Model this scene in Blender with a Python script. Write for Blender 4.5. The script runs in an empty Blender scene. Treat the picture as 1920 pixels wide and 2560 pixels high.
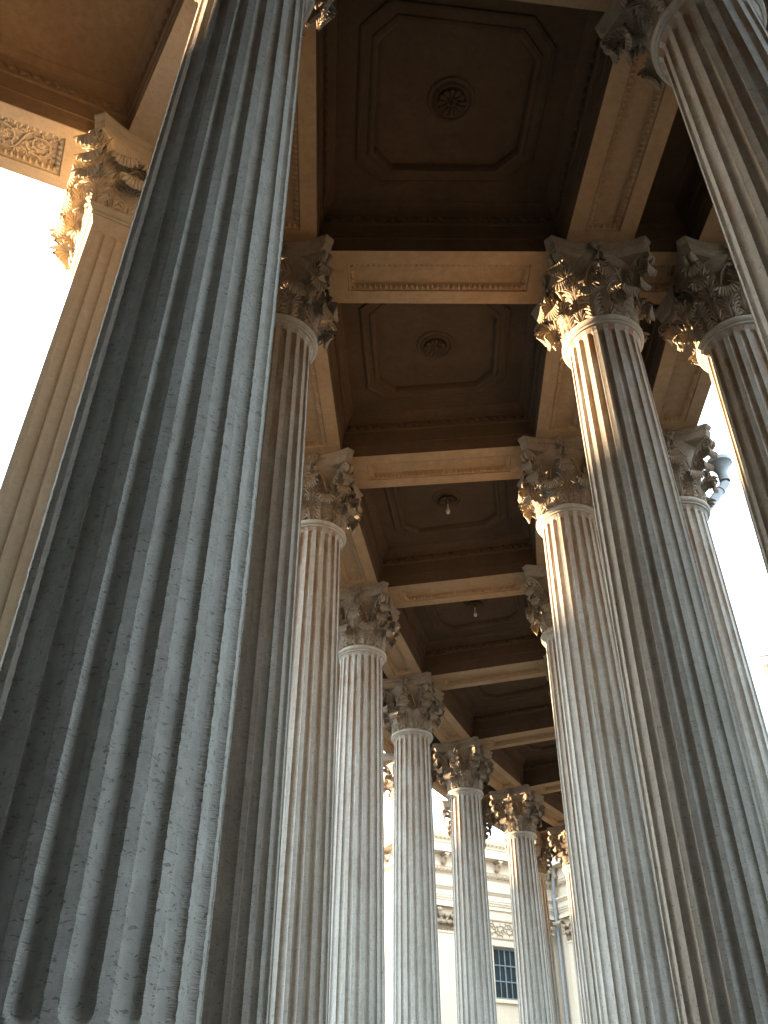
import bpy, bmesh, math, random
from mathutils import Vector, Matrix
R = math.radians
sc = bpy.context.scene
random.seed(7)

# ------------------------------------------------------------------ camera
EYE = 1.5
cam_d = bpy.data.cameras.new('camera'); cam = bpy.data.objects.new('camera', cam_d)
sc.collection.objects.link(cam); sc.camera = cam
cam.location = (0, 0, EYE)
cam.rotation_mode = 'QUATERNION'
_roll = -0.0024
cam.rotation_quaternion = (Matrix.Rotation(math.pi/2 + 0.6434, 4, 'X') @ Matrix.Rotation(-_roll, 4, 'Z')).to_quaternion()
cam_d.sensor_fit = 'HORIZONTAL'; cam_d.sensor_width = 36.0; cam_d.lens = 41.512
cam_d.clip_start = 0.05; cam_d.clip_end = 5000

# ------------------------------------------------------------------ light
SUN_EL = 4.8
SUN_DIR = Vector((-0.933, 0.36, 0)).normalized()
sun_az = math.atan2(SUN_DIR.x, SUN_DIR.y)          # clockwise from +Y
w = bpy.data.worlds.new('World'); sc.world = w; w.use_nodes = True
nt = w.node_tree; nt.nodes.clear()
out = nt.nodes.new('ShaderNodeOutputWorld'); bg = nt.nodes.new('ShaderNodeBackground')
sky = nt.nodes.new('ShaderNodeTexSky'); sky.sky_type = 'NISHITA'; sky.sun_disc = False
sky.sun_elevation = R(SUN_EL); sky.sun_rotation = sun_az
sky.air_density = 1.0; sky.dust_density = 2.5; sky.ozone_density = 1.0
tc = nt.nodes.new('ShaderNodeTexCoord'); mp = nt.nodes.new('ShaderNodeMapping')
mp.inputs['Scale'].default_value = (1.2, 1.2, 3.0)
nz = nt.nodes.new('ShaderNodeTexNoise'); nz.inputs['Scale'].default_value = 1.6; nz.inputs['Detail'].default_value = 6
rp = nt.nodes.new('ShaderNodeValToRGB')
rp.color_ramp.elements[0].position = 0.30; rp.color_ramp.elements[0].color = (0.25, 0.25, 0.25, 1)
rp.color_ramp.elements[1].position = 0.62; rp.color_ramp.elements[1].color = (0.80, 0.80, 0.80, 1)
mx = nt.nodes.new('ShaderNodeMixRGB'); mx.inputs['Color2'].default_value = (8.0, 10.3, 12.8, 1)   # thin bright cloud veil
L_ = nt.links.new
L_(tc.outputs['Generated'], mp.inputs['Vector']); L_(mp.outputs['Vector'], nz.inputs['Vector'])
L_(nz.outputs['Fac'], rp.inputs['Fac']); L_(rp.outputs['Color'], mx.inputs['Fac'])
L_(sky.outputs['Color'], mx.inputs['Color1'])
# the cloud veil is brighter towards the low sun and duller in the opposite half of the sky
dp = nt.nodes.new('ShaderNodeVectorMath'); dp.operation = 'DOT_PRODUCT'; dp.inputs[1].default_value = (-0.933, 0.36, 0.0)
mr = nt.nodes.new('ShaderNodeMapRange'); mr.inputs[1].default_value = -1.0; mr.inputs[2].default_value = 0.9; mr.inputs[3].default_value = 0.97; mr.inputs[4].default_value = 1.05
sc_v = nt.nodes.new('ShaderNodeVectorMath'); sc_v.operation = 'SCALE'
L_(tc.outputs['Generated'], dp.inputs[0]); L_(dp.outputs['Value'], mr.inputs[0]); L_(mx.outputs['Color'], sc_v.inputs[0]); L_(mr.outputs[0], sc_v.inputs['Scale'])
L_(sc_v.outputs['Vector'], bg.inputs['Color'])
L_(bg.outputs['Background'], out.inputs['Surface'])
bg.inputs['Strength'].default_value = 0.095
sd = bpy.data.lights.new('sun', 'SUN'); sun = bpy.data.objects.new('sun', sd); sc.collection.objects.link(sun)
sd.energy = 4.0; sd.angle = R(0.5); sd.color = (1.0, 0.76, 0.50)
sdir = Vector((SUN_DIR.x*math.cos(R(SUN_EL)), SUN_DIR.y*math.cos(R(SUN_EL)), math.sin(R(SUN_EL))))
sun.rotation_euler = sdir.to_track_quat('Z', 'Y').to_euler(); sun.location = sdir*60
sc.view_settings.view_transform = 'Standard'; sc.view_settings.look = 'None'
sc.view_settings.exposure = 3.4; sc.view_settings.gamma = 1.0; sc.view_settings.use_curve_mapping = False
sc.render.engine = 'CYCLES'
sc.cycles.max_bounces = 8; sc.cycles.diffuse_bounces = 2; sc.cycles.glossy_bounces = 2

# ------------------------------------------------------------------ helpers
COL = sc.collection
def z(v): return v + EYE          # fitted heights are measured from the eye

class MB:
    def __init__(s): s.v = []; s.f = []; s.m = []
    def add(s, vs, fs, mi=0):
        b = len(s.v); s.v += [tuple(q) for q in vs]
        for f in fs: s.f.append(tuple(b+i for i in f)); s.m.append(mi)
    def grid(s, rows, closed=False, mi=0):
        n = len(rows[0]); b = len(s.v)
        for r in rows: s.v += [tuple(q) for q in r]
        for j in range(len(rows)-1):
            for i in range(n if closed else n-1):
                a = b+j*n+i; c = b+j*n+(i+1) % n
                s.f.append((a, c, c+n, a+n)); s.m.append(mi)
    def box(s, c, d, rot=0, mi=0):
        cx, cy, cz = c; dx, dy, dz = d[0]/2, d[1]/2, d[2]/2
        co, si = math.cos(rot), math.sin(rot); vs = []
        for k in (-1, 1):
            for a, b_ in ((-1, -1), (1, -1), (1, 1), (-1, 1)):
                X, Y = a*dx, b_*dy; vs.append((cx+X*co-Y*si, cy+X*si+Y*co, cz+k*dz))
        s.add(vs, [(3, 2, 1, 0), (4, 5, 6, 7), (0, 1, 5, 4), (1, 2, 6, 5), (2, 3, 7, 6), (3, 0, 4, 7)], mi)
    def prism(s, poly, z0, z1, mi=0):
        n = len(poly)
        vs = [(q[0], q[1], z0) for q in poly]+[(q[0], q[1], z1) for q in poly]
        s.add(vs, [tuple(range(n-1, -1, -1)), tuple(range(n, 2*n))]+[(i, (i+1) % n, n+(i+1) % n, n+i) for i in range(n)], mi)
    def lathe(s, prof, seg=48, c=(0, 0), mi=0):
        rows = [[(c[0]+r*math.cos(2*math.pi*i/seg), c[1]+r*math.sin(2*math.pi*i/seg), zz) for i in range(seg)] for r, zz in prof]
        s.grid(rows, True, mi)
    def tube(s, pts, rads, seg=8, mi=0, flat=1.0, side=None):
        rows = []
        for i, q in enumerate(pts):
            q = Vector(q); a = Vector(pts[max(i-1, 0)]); b = Vector(pts[min(i+1, len(pts)-1)])
            t = (b-a).normalized()
            sd_ = Vector(side) if side else (t.cross(Vector((0, 0, 1))) if abs(t.z) < .95 else Vector((1, 0, 0)))
            sd_ = (sd_-t*sd_.dot(t)).normalized(); n = t.cross(sd_)
            r = rads[i] if isinstance(rads, (list, tuple)) else rads
            rows.append([q+sd_*math.cos(2*math.pi*k/seg)*r*flat+n*math.sin(2*math.pi*k/seg)*r for k in range(seg)])
        s.grid(rows, True, mi)
        s.add(rows[0], [tuple(range(seg-1, -1, -1))], mi); s.add(rows[-1], [tuple(range(seg))], mi)
    def merge(s, o, M=None):
        b = len(s.v); s.v += [tuple(M @ Vector(q)) for q in o.v] if M else o.v
        s.f += [tuple(b+i for i in f) for f in o.f]; s.m += o.m
    def mesh(s, name, mats, smooth=False, weld=False, angle=None):
        me = bpy.data.meshes.new(name); me.from_pydata(s.v, [], s.f)
        for m in (mats if isinstance(mats, list) else [mats]): me.materials.append(m)
        if any(s.m): me.polygons.foreach_set('material_index', s.m)
        if weld or angle is not None or True:
            bm = bmesh.new(); bm.from_mesh(me)
            if weld: bmesh.ops.remove_doubles(bm, verts=bm.verts, dist=1e-5)
            bmesh.ops.recalc_face_normals(bm, faces=bm.faces)
            if angle is not None:
                for e in bm.edges:
                    if len(e.link_faces) == 2: e.smooth = e.calc_face_angle(0) < angle
            bm.to_mesh(me); bm.free()
        if smooth: me.polygons.foreach_set('use_smooth', [True]*len(me.polygons))
        me.update(); return me

def obj(name, me, parent=None, loc=(0, 0, 0), rz=0.0):
    o = bpy.data.objects.new(name, me); COL.objects.link(o); o.location = loc; o.rotation_euler = (0, 0, rz)
    if parent: o.parent = parent
    return o
def tag(o, label, cat, group=None):
    o['label'] = label; o['category'] = cat
    if group: o['group'] = group
    o['kind'] = 'thing'
    return o
def struct(o): o['kind'] = 'structure'; return o
def copy_tree(o, parent=None):
    c = o.copy(); COL.objects.link(c)
    if parent: c.parent = parent
    for ch in list(o.children): copy_tree(ch, c)
    return c
def smooth_(e0, e1, x):
    t = min(1, max(0, (x-e0)/(e1-e0))); return t*t*(3-2*t)

# ------------------------------------------------------------------ materials
def stone(name, base, dark, light, pit=0.5, bump=0.6, streak=0.35, scale=1.0, flute=False, rough=0.88, warm=None):
    m = bpy.data.materials.new(name); m.use_nodes = True; n = m.node_tree; N = n.nodes; lk = n.links.new
    bs = N['Principled BSDF']; bs.inputs['Roughness'].default_value = rough
    bs.inputs['Specular IOR Level'].default_value = 0.25
    t = N.new('ShaderNodeTexCoord'); oi = N.new('ShaderNodeObjectInfo')
    ad = N.new('ShaderNodeVectorMath'); ad.operation = 'MULTIPLY_ADD'
    ad.inputs[1].default_value = (1, 1, 1)
    cm = N.new('ShaderNodeCombineXYZ'); ml = N.new('ShaderNodeMath'); ml.operation = 'MULTIPLY'; ml.inputs[1].default_value = 37.0
    lk(oi.outputs['Random'], ml.inputs[0]); lk(ml.outputs[0], cm.inputs['Z'])
    add = N.new('ShaderNodeVectorMath'); add.operation = 'ADD'
    lk(t.outputs['Object'], add.inputs[0]); lk(cm.outputs[0], add.inputs[1])
    def noise(sc_, det=5, rgh=.6, mul=(1, 1, 1), dist=0.0):
        mp = N.new('ShaderNodeMapping'); mp.inputs['Scale'].default_value = mul; lk(add.outputs[0], mp.inputs['Vector'])
        q = N.new('ShaderNodeTexNoise'); q.inputs['Scale'].default_value = sc_*scale; q.inputs['Detail'].default_value = det
        q.inputs['Roughness'].default_value = rgh; q.inputs['Distortion'].default_value = dist
        lk(mp.outputs[0], q.inputs['Vector']); return q.outputs['Fac']
    def ramp(x, p0, p1, c0=(0, 0, 0, 1), c1=(1, 1, 1, 1)):
        r = N.new('ShaderNodeValToRGB'); r.color_ramp.elements[0].position = p0; r.color_ramp.elements[1].position = p1
        r.color_ramp.elements[0].color = c0; r.color_ramp.elements[1].color = c1; lk(x, r.inputs['Fac']); return r.outputs['Color']
    def mix(f, a, b, mode='MIX'):
        q = N.new('ShaderNodeMixRGB'); q.blend_type = mode
        for s_, v in (('Fac', f), ('Color1', a), ('Color2', b)):
            if isinstance(v, (int, float)): q.inputs[s_].default_value = v
            elif isinstance(v, tuple): q.inputs[s_].default_value = (*v, 1) if len(v) == 3 else v
            else: lk(v, q.inputs[s_])
        return q.outputs['Color']
    big = ramp(noise(1.3, 4, .6, (1, 1, .6), .3), .34, .66)
    med = ramp(noise(9, 6, .7), .3, .72)
    stk = ramp(noise(5, 5, .65, (2.2, 2.2, .16)), .42, .7)
    c = mix(big, base, light); c = mix(mix(0.5, (0, 0, 0), med), c, dark)
    if streak: c = mix(mix(streak, (0, 0, 0), stk), c, dark)
    if warm:
        wn = ramp(noise(.5, 3, .5, (1, 1, .4)), .40, .62); c = mix(mix(.7, (0, 0, 0), wn), c, warm)
    fine = noise(60, 4, .7)
    pits = ramp(noise(26, 3, .55, (1, 1, 1.9), .6), .60, .67)
    holes = ramp(noise(8, 7, .75, (1, 1, 3.2), 1.2), .635, .665)
    clus = ramp(noise(1.7, 3, .6), .46, .58)
    hm = N.new('ShaderNodeMath'); hm.operation = 'MULTIPLY'; lk(holes, hm.inputs[0]); lk(clus, hm.inputs[1])
    pm = N.new('ShaderNodeMath'); pm.operation = 'MAXIMUM'; lk(hm.outputs[0], pm.inputs[0])
    p2 = N.new('ShaderNodeMath'); p2.operation = 'MULTIPLY'; p2.inputs[1].default_value = .55; lk(pits, p2.inputs[0]); lk(p2.outputs[0], pm.inputs[1])
    pk = N.new('ShaderNodeMath'); pk.operation = 'MULTIPLY'; pk.inputs[1].default_value = pit; lk(pm.outputs[0], pk.inputs[0])
    c = mix(pk.outputs[0], c, tuple(x*.35 for x in dark))
    lk(c, bs.inputs['Base Color'])
    # height
    def math_(op, a, b):
        q = N.new('ShaderNodeMath'); q.operation = op
        for k, v in enumerate((a, b)):
            if v is None: continue
            if isinstance(v, (int, float)): q.inputs[k].default_value = v
            else: lk(v, q.inputs[k])
        return q.outputs[0]
    h = math_('SUBTRACT', math_('MULTIPLY', fine, .16), math_('MULTIPLY', pm.outputs[0], 1.0))
    h = math_('ADD', h, math_('MULTIPLY', med, .28))
    if flute:     # chisel ticks where the flute meets its fillet
        sp = N.new('ShaderNodeSeparateXYZ'); lk(t.outputs['Object'], sp.inputs[0])
        an = math_('ARCTAN2', sp.outputs['Y'], sp.outputs['X'])
        fr = math_('FRACT', math_('ADD', math_('MULTIPLY', an, 20/(2*math.pi)), 20.5), None)
        dd = math_('ABSOLUTE', math_('SUBTRACT', math_('ABSOLUTE', math_('SUBTRACT', fr, .5), None), .315), None)
        msk = math_('SUBTRACT', 1.0, math_('MULTIPLY', dd, 9.0)); 
        ms = N.new('ShaderNodeClamp'); lk(msk, ms.inputs[0])
        tk = ramp(noise(17, 4, .6, (.5, .5, 2.6), .5), .40, .62)
        inn = math_('LESS_THAN', math_('ABSOLUTE', math_('SUBTRACT', fr, .5), None), .30)
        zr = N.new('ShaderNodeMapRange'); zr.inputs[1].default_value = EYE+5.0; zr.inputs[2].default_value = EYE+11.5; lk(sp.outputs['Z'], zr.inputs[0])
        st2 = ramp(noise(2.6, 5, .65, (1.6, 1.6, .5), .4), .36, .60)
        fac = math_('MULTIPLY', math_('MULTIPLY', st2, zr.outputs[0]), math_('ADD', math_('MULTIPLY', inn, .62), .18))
        c2 = mix(fac, c, (.26, .135, .055)); lk(c2, bs.inputs['Base Color'])  # flute stain, plus warm bounce light on the upper shaft put into the colour
        h = math_('ADD', h, math_('MULTIPLY', math_('MULTIPLY', tk, ms.outputs[0]), 1.0))
    bp = N.new('ShaderNodeBump'); bp.inputs['Strength'].default_value = bump; bp.inputs['Distance'].default_value = 0.012
    lk(h, bp.inputs['Height']); lk(bp.outputs['Normal'], bs.inputs['Normal'])
    return m

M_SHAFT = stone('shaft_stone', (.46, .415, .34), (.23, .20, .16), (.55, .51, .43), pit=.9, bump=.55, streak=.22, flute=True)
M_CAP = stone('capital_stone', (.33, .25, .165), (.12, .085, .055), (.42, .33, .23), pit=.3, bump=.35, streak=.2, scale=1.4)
M_CEIL = stone('ceiling_plaster_shaded', (.115, .066, .033), (.065, .036, .019), (.15, .088, .045), pit=.25, bump=.2, streak=.0, scale=.8)  # darker than the beams: the shade of the coffers is put into this colour
M_AST = stone('astragal_stone', (.44, .38, .29), (.22, .18, .13), (.52, .46, .37), pit=.4, bump=.3, streak=.1)
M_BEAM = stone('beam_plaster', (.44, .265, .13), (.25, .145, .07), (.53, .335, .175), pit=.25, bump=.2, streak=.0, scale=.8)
M_PIER = stone('pier_stone', (.68, .52, .34), (.46, .34, .21), (.76, .61, .42), pit=.35, bump=.35, streak=.25)
M_WALL = stone('wall_plaster', (.64, .525, .375), (.50, .39, .26), (.70, .58, .43), pit=.1, bump=.15, streak=.15, scale=.6)
M_WALLT = stone('wall_trim', (.36, .26, .16), (.22, .14, .08), (.46, .36, .24), pit=.1, bump=.3, streak=.2, scale=1.0)
M_BASE = stone('granite', (.13, .13, .13), (.06, .06, .06), (.18, .18, .175), pit=.2, bump=.3)
def plain(name, col, rough=.6, metal=0.0, var=.12, sc_=6):
    m = bpy.data.materials.new(name); m.use_nodes = True; N = m.node_tree.nodes; lk = m.node_tree.links.new
    b = N['Principled BSDF']; b.inputs['Roughness'].default_value = rough; b.inputs['Metallic'].default_value = metal
    t = N.new('ShaderNodeTexCoord'); q = N.new('ShaderNodeTexNoise'); q.inputs['Scale'].default_value = sc_; q.inputs['Detail'].default_value = 5
    r = N.new('ShaderNodeValToRGB'); r.color_ramp.elements[0].position = .3; r.color_ramp.elements[1].position = .7
    r.color_ramp.elements[0].color = (*[c*(1-var) for c in col], 1); r.color_ramp.elements[1].color = (*[min(1, c*(1+var)) for c in col], 1)
    lk(t.outputs['Object'], q.inputs['Vector']); lk(q.outputs['Fac'], r.inputs['Fac']); lk(r.outputs['Color'], b.inputs['Base Color'])
    return m
M_ROOF = plain('sheet_metal_roof', (.50, .56, .64), .45, .3)
M_PIPE = plain('painted_pipe', (.22, .22, .205), .5)
M_IRON = plain('window_iron', (.16, .18, .18), .6)
M_BULB = plain('frosted_bulb', (.75, .72, .66), .3)
def glass(name):
    m = plain(name, (.012, .022, .024), .30, 0, .4, 1.2); m.node_tree.nodes['Principled BSDF'].inputs['Specular IOR Level'].default_value = .25; return m
M_GLASS = glass('dark_glass')
def paving():
    m = bpy.data.materials.new('paving'); m.use_nodes = True; N = m.node_tree.nodes; lk = m.node_tree.links.new
    b = N['Principled BSDF']; b.inputs['Roughness'].default_value = .85
    t = N.new('ShaderNodeTexCoord'); br = N.new('ShaderNodeTexBrick'); br.inputs['Scale'].default_value = 1.0
    br.inputs['Color1'].default_value = (.065, .065, .065, 1); br.inputs['Color2'].default_value = (.02,.02,.02,1); br.inputs['Mortar'].default_value = (.05, .05, .05, 1)
    br.inputs['Mortar Size'].default_value = .01; lk(t.outputs['Object'], br.inputs['Vector']); lk(br.outputs['Color'], b.inputs['Base Color'])
    return m
M_PAVE = paving()

# ------------------------------------------------------------------ the fitted plan of the colonnade
CX, CY, RL, ANG0, DPHI = 53.8823, 11.0477, 55.8067, 3.2519, -0.1085
OFF = {'A': 2.45, 'L': 0.0, 'R': -5.8542, 'S': -8.3009}     # outer left, inner left, inner right, outer right
def ang(i): return ANG0+DPHI*i
def P(row, i):
    a = ang(i); r = RL+(OFF[row] if isinstance(row, str) else row); return Vector((CX+r*math.cos(a), CY+r*math.sin(a)))
SOF, CEI = 13.85, 15.02      # beam soffit, coffer ceiling
FB, AST = 0.515, 12.0         # foot of the flutes, astragal
HW = .62

# ------------------------------------------------------------------ column prototype (origin at floor centre)
def shaft_r(zz):
    t = min(1, max(0, (zz-.3067)/(12-.3067))); r = .6997-(.6997-.5995)*t**1.6
    if zz < FB-.02: r += .07*((FB-.02-zz)/.30)**2
    if zz > 11.75: r += .05*smooth_(11.75, 11.85, zz)
    return r
def shaft_mesh(name, nper, zs, jit=0.0):
    pitch = 2*math.pi/20
    us = [math.cos(math.pi*k/(nper-1))*-1 for k in range(nper)]
    rows = []
    rnd = random.Random(3)
    for zz in zs:
        r = shaft_r(zz); row = []; hw = math.radians(6.25-1.35*min(1, max(0, (zz-.5)/11.2)))
        for f in range(20):
            c = f*pitch
            for u in us:
                d = 0
                wm = hw*r
                zi = min(zz-(FB-.02), 11.755-zz)
                if zi > 0:
                    e = 0 if zi > wm else (wm-zi)/wm
                    d = .056*math.sqrt(max(0, 1-u*u-e*e))
                rr = r-d
                if jit and abs(u) > .96: rr -= rnd.random()*jit; 
                du = (rnd.random()-.5)*jit*1.1 if (jit and abs(u) > .96) else 0
                a = c+u*hw+du
                row.append((rr*math.cos(a), rr*math.sin(a), z(zz)))
            a = c+pitch/2
            row.append((r*math.cos(a), r*math.sin(a), z(zz)))
        rows.append(row)
    mb = MB(); mb.grid(rows, True)
    me = bpy.data.meshes.new(name); me.from_pydata(mb.v, [], mb.f); me.materials.append(M_SHAFT)
    bm = bmesh.new(); bm.from_mesh(me); bmesh.ops.recalc_face_normals(bm, faces=bm.faces)
    n = len(rows[0]); per = nper+1
    for e in bm.edges:
        a, b = e.verts[0].index, e.verts[1].index
        if a % n == b % n and (a % n) % per in (0, nper-1): e.smooth = False
    bm.to_mesh(me); bm.free()
    me.polygons.foreach_set('use_smooth', [True]*len(me.polygons)); return me
def zlist(nmid):
    zs = [.22, .27, .32, .37, .41]+[FB-.02+.07*k/7 for k in range(8)]
    zs += [FB+.05+(11.695-FB-.05)*k/nmid for k in range(1, nmid)]
    zs += [11.695+.062*k/7 for k in range(8)]+[11.775, 11.80, 11.825, 11.85]
    return zs
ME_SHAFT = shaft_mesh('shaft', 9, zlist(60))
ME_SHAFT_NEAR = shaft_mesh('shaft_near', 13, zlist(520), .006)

mb = MB()
prof = [(.645, 11.84), (.672, 11.842), (.684, 11.855), (.684, 11.878), (.655, 11.885), (.652, 11.90)]
for k in range(11):
    a = -math.pi/2+math.pi*k/10; prof.append((.660+.066*math.cos(a), 11.955+.068*math.sin(a)))
prof += [(.62, 12.025), (.58, 12.03)]
mb.lathe([(r, z(q)) for r, q in prof], 96); ME_AST = mb.mesh('astragal', M_AST, True, angle=R(50))

mb = MB()
def base_parts():
    a = MB(); b = MB()
    a.box((0, 0, (z(-.42))/2), (2.15, 2.15, z(-.42)))
    a.box((0, 0, z(-.42)+.05), (2.0, 2.0, .1))
    b.box((0, 0, z(-.23)), (1.9, 1.9, .18))
    pr = [(.93, -.14)]
    pr += [(.86+.09*math.cos(t), -.05+.09*math.sin(t)) for t in [(-90+18*k)*math.pi/180 for k in range(11)]]
    pr += [(.85, .05), (.80, .07), (.775, .10), (.80, .125), (.83, .13)]
    pr += [(.78+.05*math.cos(t), .18+.045*math.sin(t)) for t in [(-90+20*k)*math.pi/180 for k in range(10)]]
    pr += [(.77, .22)]
    b.lathe([(r, z(q)) for r, q in pr], 64)
    return a.mesh('pedestal', M_BASE), b.mesh('base', M_BASE, True, angle=R(40))
ME_PED, ME_BASE = base_parts()

# --- acanthus leaf
def spline(pts, t):
    n = len(pts)-1; x = min(n-1e-6, max(0, t*n)); i = int(x); f = x-i
    p0, p1, p2, p3 = pts[max(i-1, 0)], pts[i], pts[i+1], pts[min(i+2, n)]
    return tuple(.5*((2*b)+(-a+c)*f+(2*a-5*b+4*c-d)*f*f+(-a+3*b-3*c+d)*f**3) for a, b, c, d in zip(p0, p1, p2, p3))
def petal(mb, base, d, nrm, L, W, T=.35, nu=5, nv=4, cup=.0, bend=.0):
    d = Vector(d).normalized(); nrm = Vector(nrm); nrm = (nrm-d*nrm.dot(d)).normalized(); s = d.cross(nrm)
    rows = []
    for i in range(nu+1):
        t = i/nu; wd = W/2*(math.sin(math.pi*(t*.80+.08))**.75)*(.55+.65*t)
        if i == nu: wd = W*.16
        row = []
        for j in range(nv+1):
            u = -1+2*j/nv
            h = T*W*(1-u*u)*math.sin(math.pi*min(1, .15+t*.8))-cup*W*(1-u*u)*t
            row.append(Vector(base)+d*(L*t)+s*(wd*u)+nrm*(h+bend*L*t*t))
        rows.append(row)
    mb.grid(rows)
def leaf(prof, wmax, thick=.03, tiers=5, shells=9, fan=.9, seedv=1):
    """curved acanthus leaf; local frame x lateral, y outward, z up; lobes follow the surface"""
    rnd = random.Random(seedv); mb = MB()
    def pt(t):
        if t <= 1: return spline(prof, t)
        y, zz = spline(prof, 1); y1, z1 = spline(prof, .96); return (y+(y-y1)*(t-1)/.04, zz+(zz-z1)*(t-1)/.04)
    def wd(t):
        w_ = wmax*(.66+.34*smooth_(.1, .65, t))
        if t > .80: w_ *= math.sqrt(max(0.03, 1-((t-.80)/.205)**2))
        return w_
    def S(x, t):
        t = max(0, t); y, zz = pt(t); y2, z2 = pt(t+.02); y1, z1 = pt(max(0, t-.02))
        tv = Vector((0, y2-y1, z2-z1)).normalized(); nv = Vector((0, tv.z, -tv.y))
        curv = -.45*x*x-(.16*wmax*abs(x/wmax)**2.2*smooth_(.5, .95, t))
        return Vector((x, y, zz))+nv*curv, nv, tv
    NU, NT = 10, 22
    F = [[S((-1+2*i/NU)*wd(j/NT)*.66, j/NT)[0] for i in range(NU+1)] for j in range(NT+1)]
    B = [[S((-1+2*i/NU)*wd(j/NT)*.66, j/NT)[0]-S(0, j/NT)[1]*thick for i in range(NU+1)] for j in range(NT+1)]
    mb.grid(F); mb.grid([list(reversed(r)) for r in B])
    mb.grid([F[-1], B[-1]]); mb.grid([[r[0] for r in F], [r[0] for r in B]]); mb.grid([[r[-1] for r in F], [r[-1] for r in B]])
    LEN = sum(math.dist(pt(k/20), pt((k+1)/20)) for k in range(20))
    def lobe(p0, p1, W, H, back=False, bow=0.0, n=6, m=4):
        """p=(x, t); surface following ridge from p0 to p1"""
        dx, dt = p1[0]-p0[0], (p1[1]-p0[1])*LEN; Ln = math.hypot(dx, dt) or 1e-6; px, pt_ = dt/Ln, -dx/Ln
        rows = []
        for i in range(n+1):
            f = i/n; w_ = W/2*math.sin(math.pi*(.10+.82*f))**.7*(.6+.6*f); w_ = w_ if i < n else W*.14
            row = []
            for j in range(m+1):
                u = -1+2*j/m; bx_ = bow*math.sin(math.pi*f)
                q, nv, tv = S(p0[0]+dx*f+px*(w_*u+bx_), p0[1]+(dt*f+pt_*(w_*u+bx_))/LEN)
                hh = H*(1-u*u)*math.sin(math.pi*min(1, .2+.75*f))
                row.append(q+nv*(hh if not back else -thick-hh))
            rows.append(row)
        mb.grid(rows)
    for x0 in (-.026, 0, .026):      # central stalk
        lobe((x0*.8, -.0), (x0*1.6, .70), .030, .034 if x0 == 0 else .024, n=12)
    for k in range(tiers):
        t0 = .07+(.60/tiers)*k; sc_ = 1-.03*k
        for sg in (-1, 1):
            for m_, (xo, dt, hh) in enumerate(((.30, .20, .042), (.64, .17, .048), (.98, .115, .046), (1.14, .03, .036))):
                w0 = wd(t0)
                lobe((sg*(.13+.02*m_)*w0, t0-.01*m_), (sg*xo*w0, t0+dt*1.15*sc_), wmax*.24, hh*wmax/.2, bow=-sg*.012)
    NF = 9
    for back in (False, True):       # ribbed fan of the curled tip, seen from both sides
        for k in range(NF):
            u = -1+2*k/(NF-1); te = 1.03-.20*abs(u)**2.4
            lobe((u*wmax*.28, .60), (u*wmax*1.0*(1 if abs(u) < 1 else .97), te), wmax*.27, (.036 if back else .03)*wmax/.2, back=back, n=8)
    return mb
LOW = [(.64, .0), (.645, .17), (.66, .33), (.705, .46), (.80, .545), (.89, .52), (.915, .43), (.885, .36)]
UPP = [(.62, .0), (.64, .30), (.66, .58), (.71, .78), (.82, .89), (.94, .88), (.985, .79), (.955, .71)]
COR = [(.66, .35), (.70, .66), (.76, .90), (.87, 1.08), (1.02, 1.17), (1.14, 1.13), (1.18, 1.03), (1.13, .96)]
MID = [(.63, .35), (.66, .62), (.68, .85), (.72, 1.02), (.79, 1.12), (.87, 1.11), (.90, 1.04), (.87, .98)]
def leafmesh(nm, prof, wm, **k): return leaf(prof, wm, **k).mesh(nm, M_CAP, True)
ME_LLOW = leafmesh('lower_acanthus_leaf', LOW, .215, tiers=4, seedv=1)
ME_LUPP = leafmesh('upper_acanthus_leaf', UPP, .215, tiers=6, seedv=2)
ME_LCOR = leafmesh('corner_acanthus_leaf', COR, .19, tiers=5, seedv=3)
ME_LMID = leafmesh('middle_acanthus_leaf', MID, .15, tiers=5, seedv=4)
# bell
mb = MB(); mb.lathe([(r, q) for r, q in ((.60, 0), (.60, .4), (.61, .8), (.64, 1.1), (.71, 1.33), (.80, 1.47), (.82, 1.50), (.82, 1.53), (.2, 1.53))], 48)
ME_BELL = mb.mesh('capital', M_CAP, True, angle=R(50))
# abacus, concave sides, horns at 1.42
def abacus(D=1.40, mid=.80, cut=.13):
    pts = []
    for q in range(4):
        a0 = math.pi/4+q*math.pi/2-math.pi/2; a1 = a0+math.pi/2
        A = Vector((D*math.cos(a0), D*math.sin(a0))); B = Vector((D*math.cos(a1), D*math.sin(a1)))
        tdir = (B-A).normalized(); nrm = Vector((math.cos((a0+a1)/2), math.sin((a0+a1)/2)))
        A2 = A+tdir*cut; B2 = B-tdir*cut; full = A2.dot(nrm)
        for k in range(13):
            s = k/12; q_ = A2.lerp(B2, s); q_ = q_-nrm*(full-mid)*(1-(2*s-1)**2)**1.0; pts.append(q_)
    return pts
ab = abacus(); mb = MB(); rows = []
for s, zz in ((.88, 1.50), (.93, 1.53), (.95, 1.60), (.965, 1.66), (.965, 1.675), (.93, 1.68), (.93, 1.70), (.955, 1.72), (.99, 1.77), (1.0, 1.80), (1.0, 1.835)):
    rows.append([(q.x*s, q.y*s, zz) for q in ab])
mb.grid(rows, True); n = len(ab); mb.add(rows[0], [tuple(range(n))]); mb.add(rows[-1], [tuple(range(n))])
ME_AB = mb.mesh('abacus', M_CAP, False, weld=True)
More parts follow.
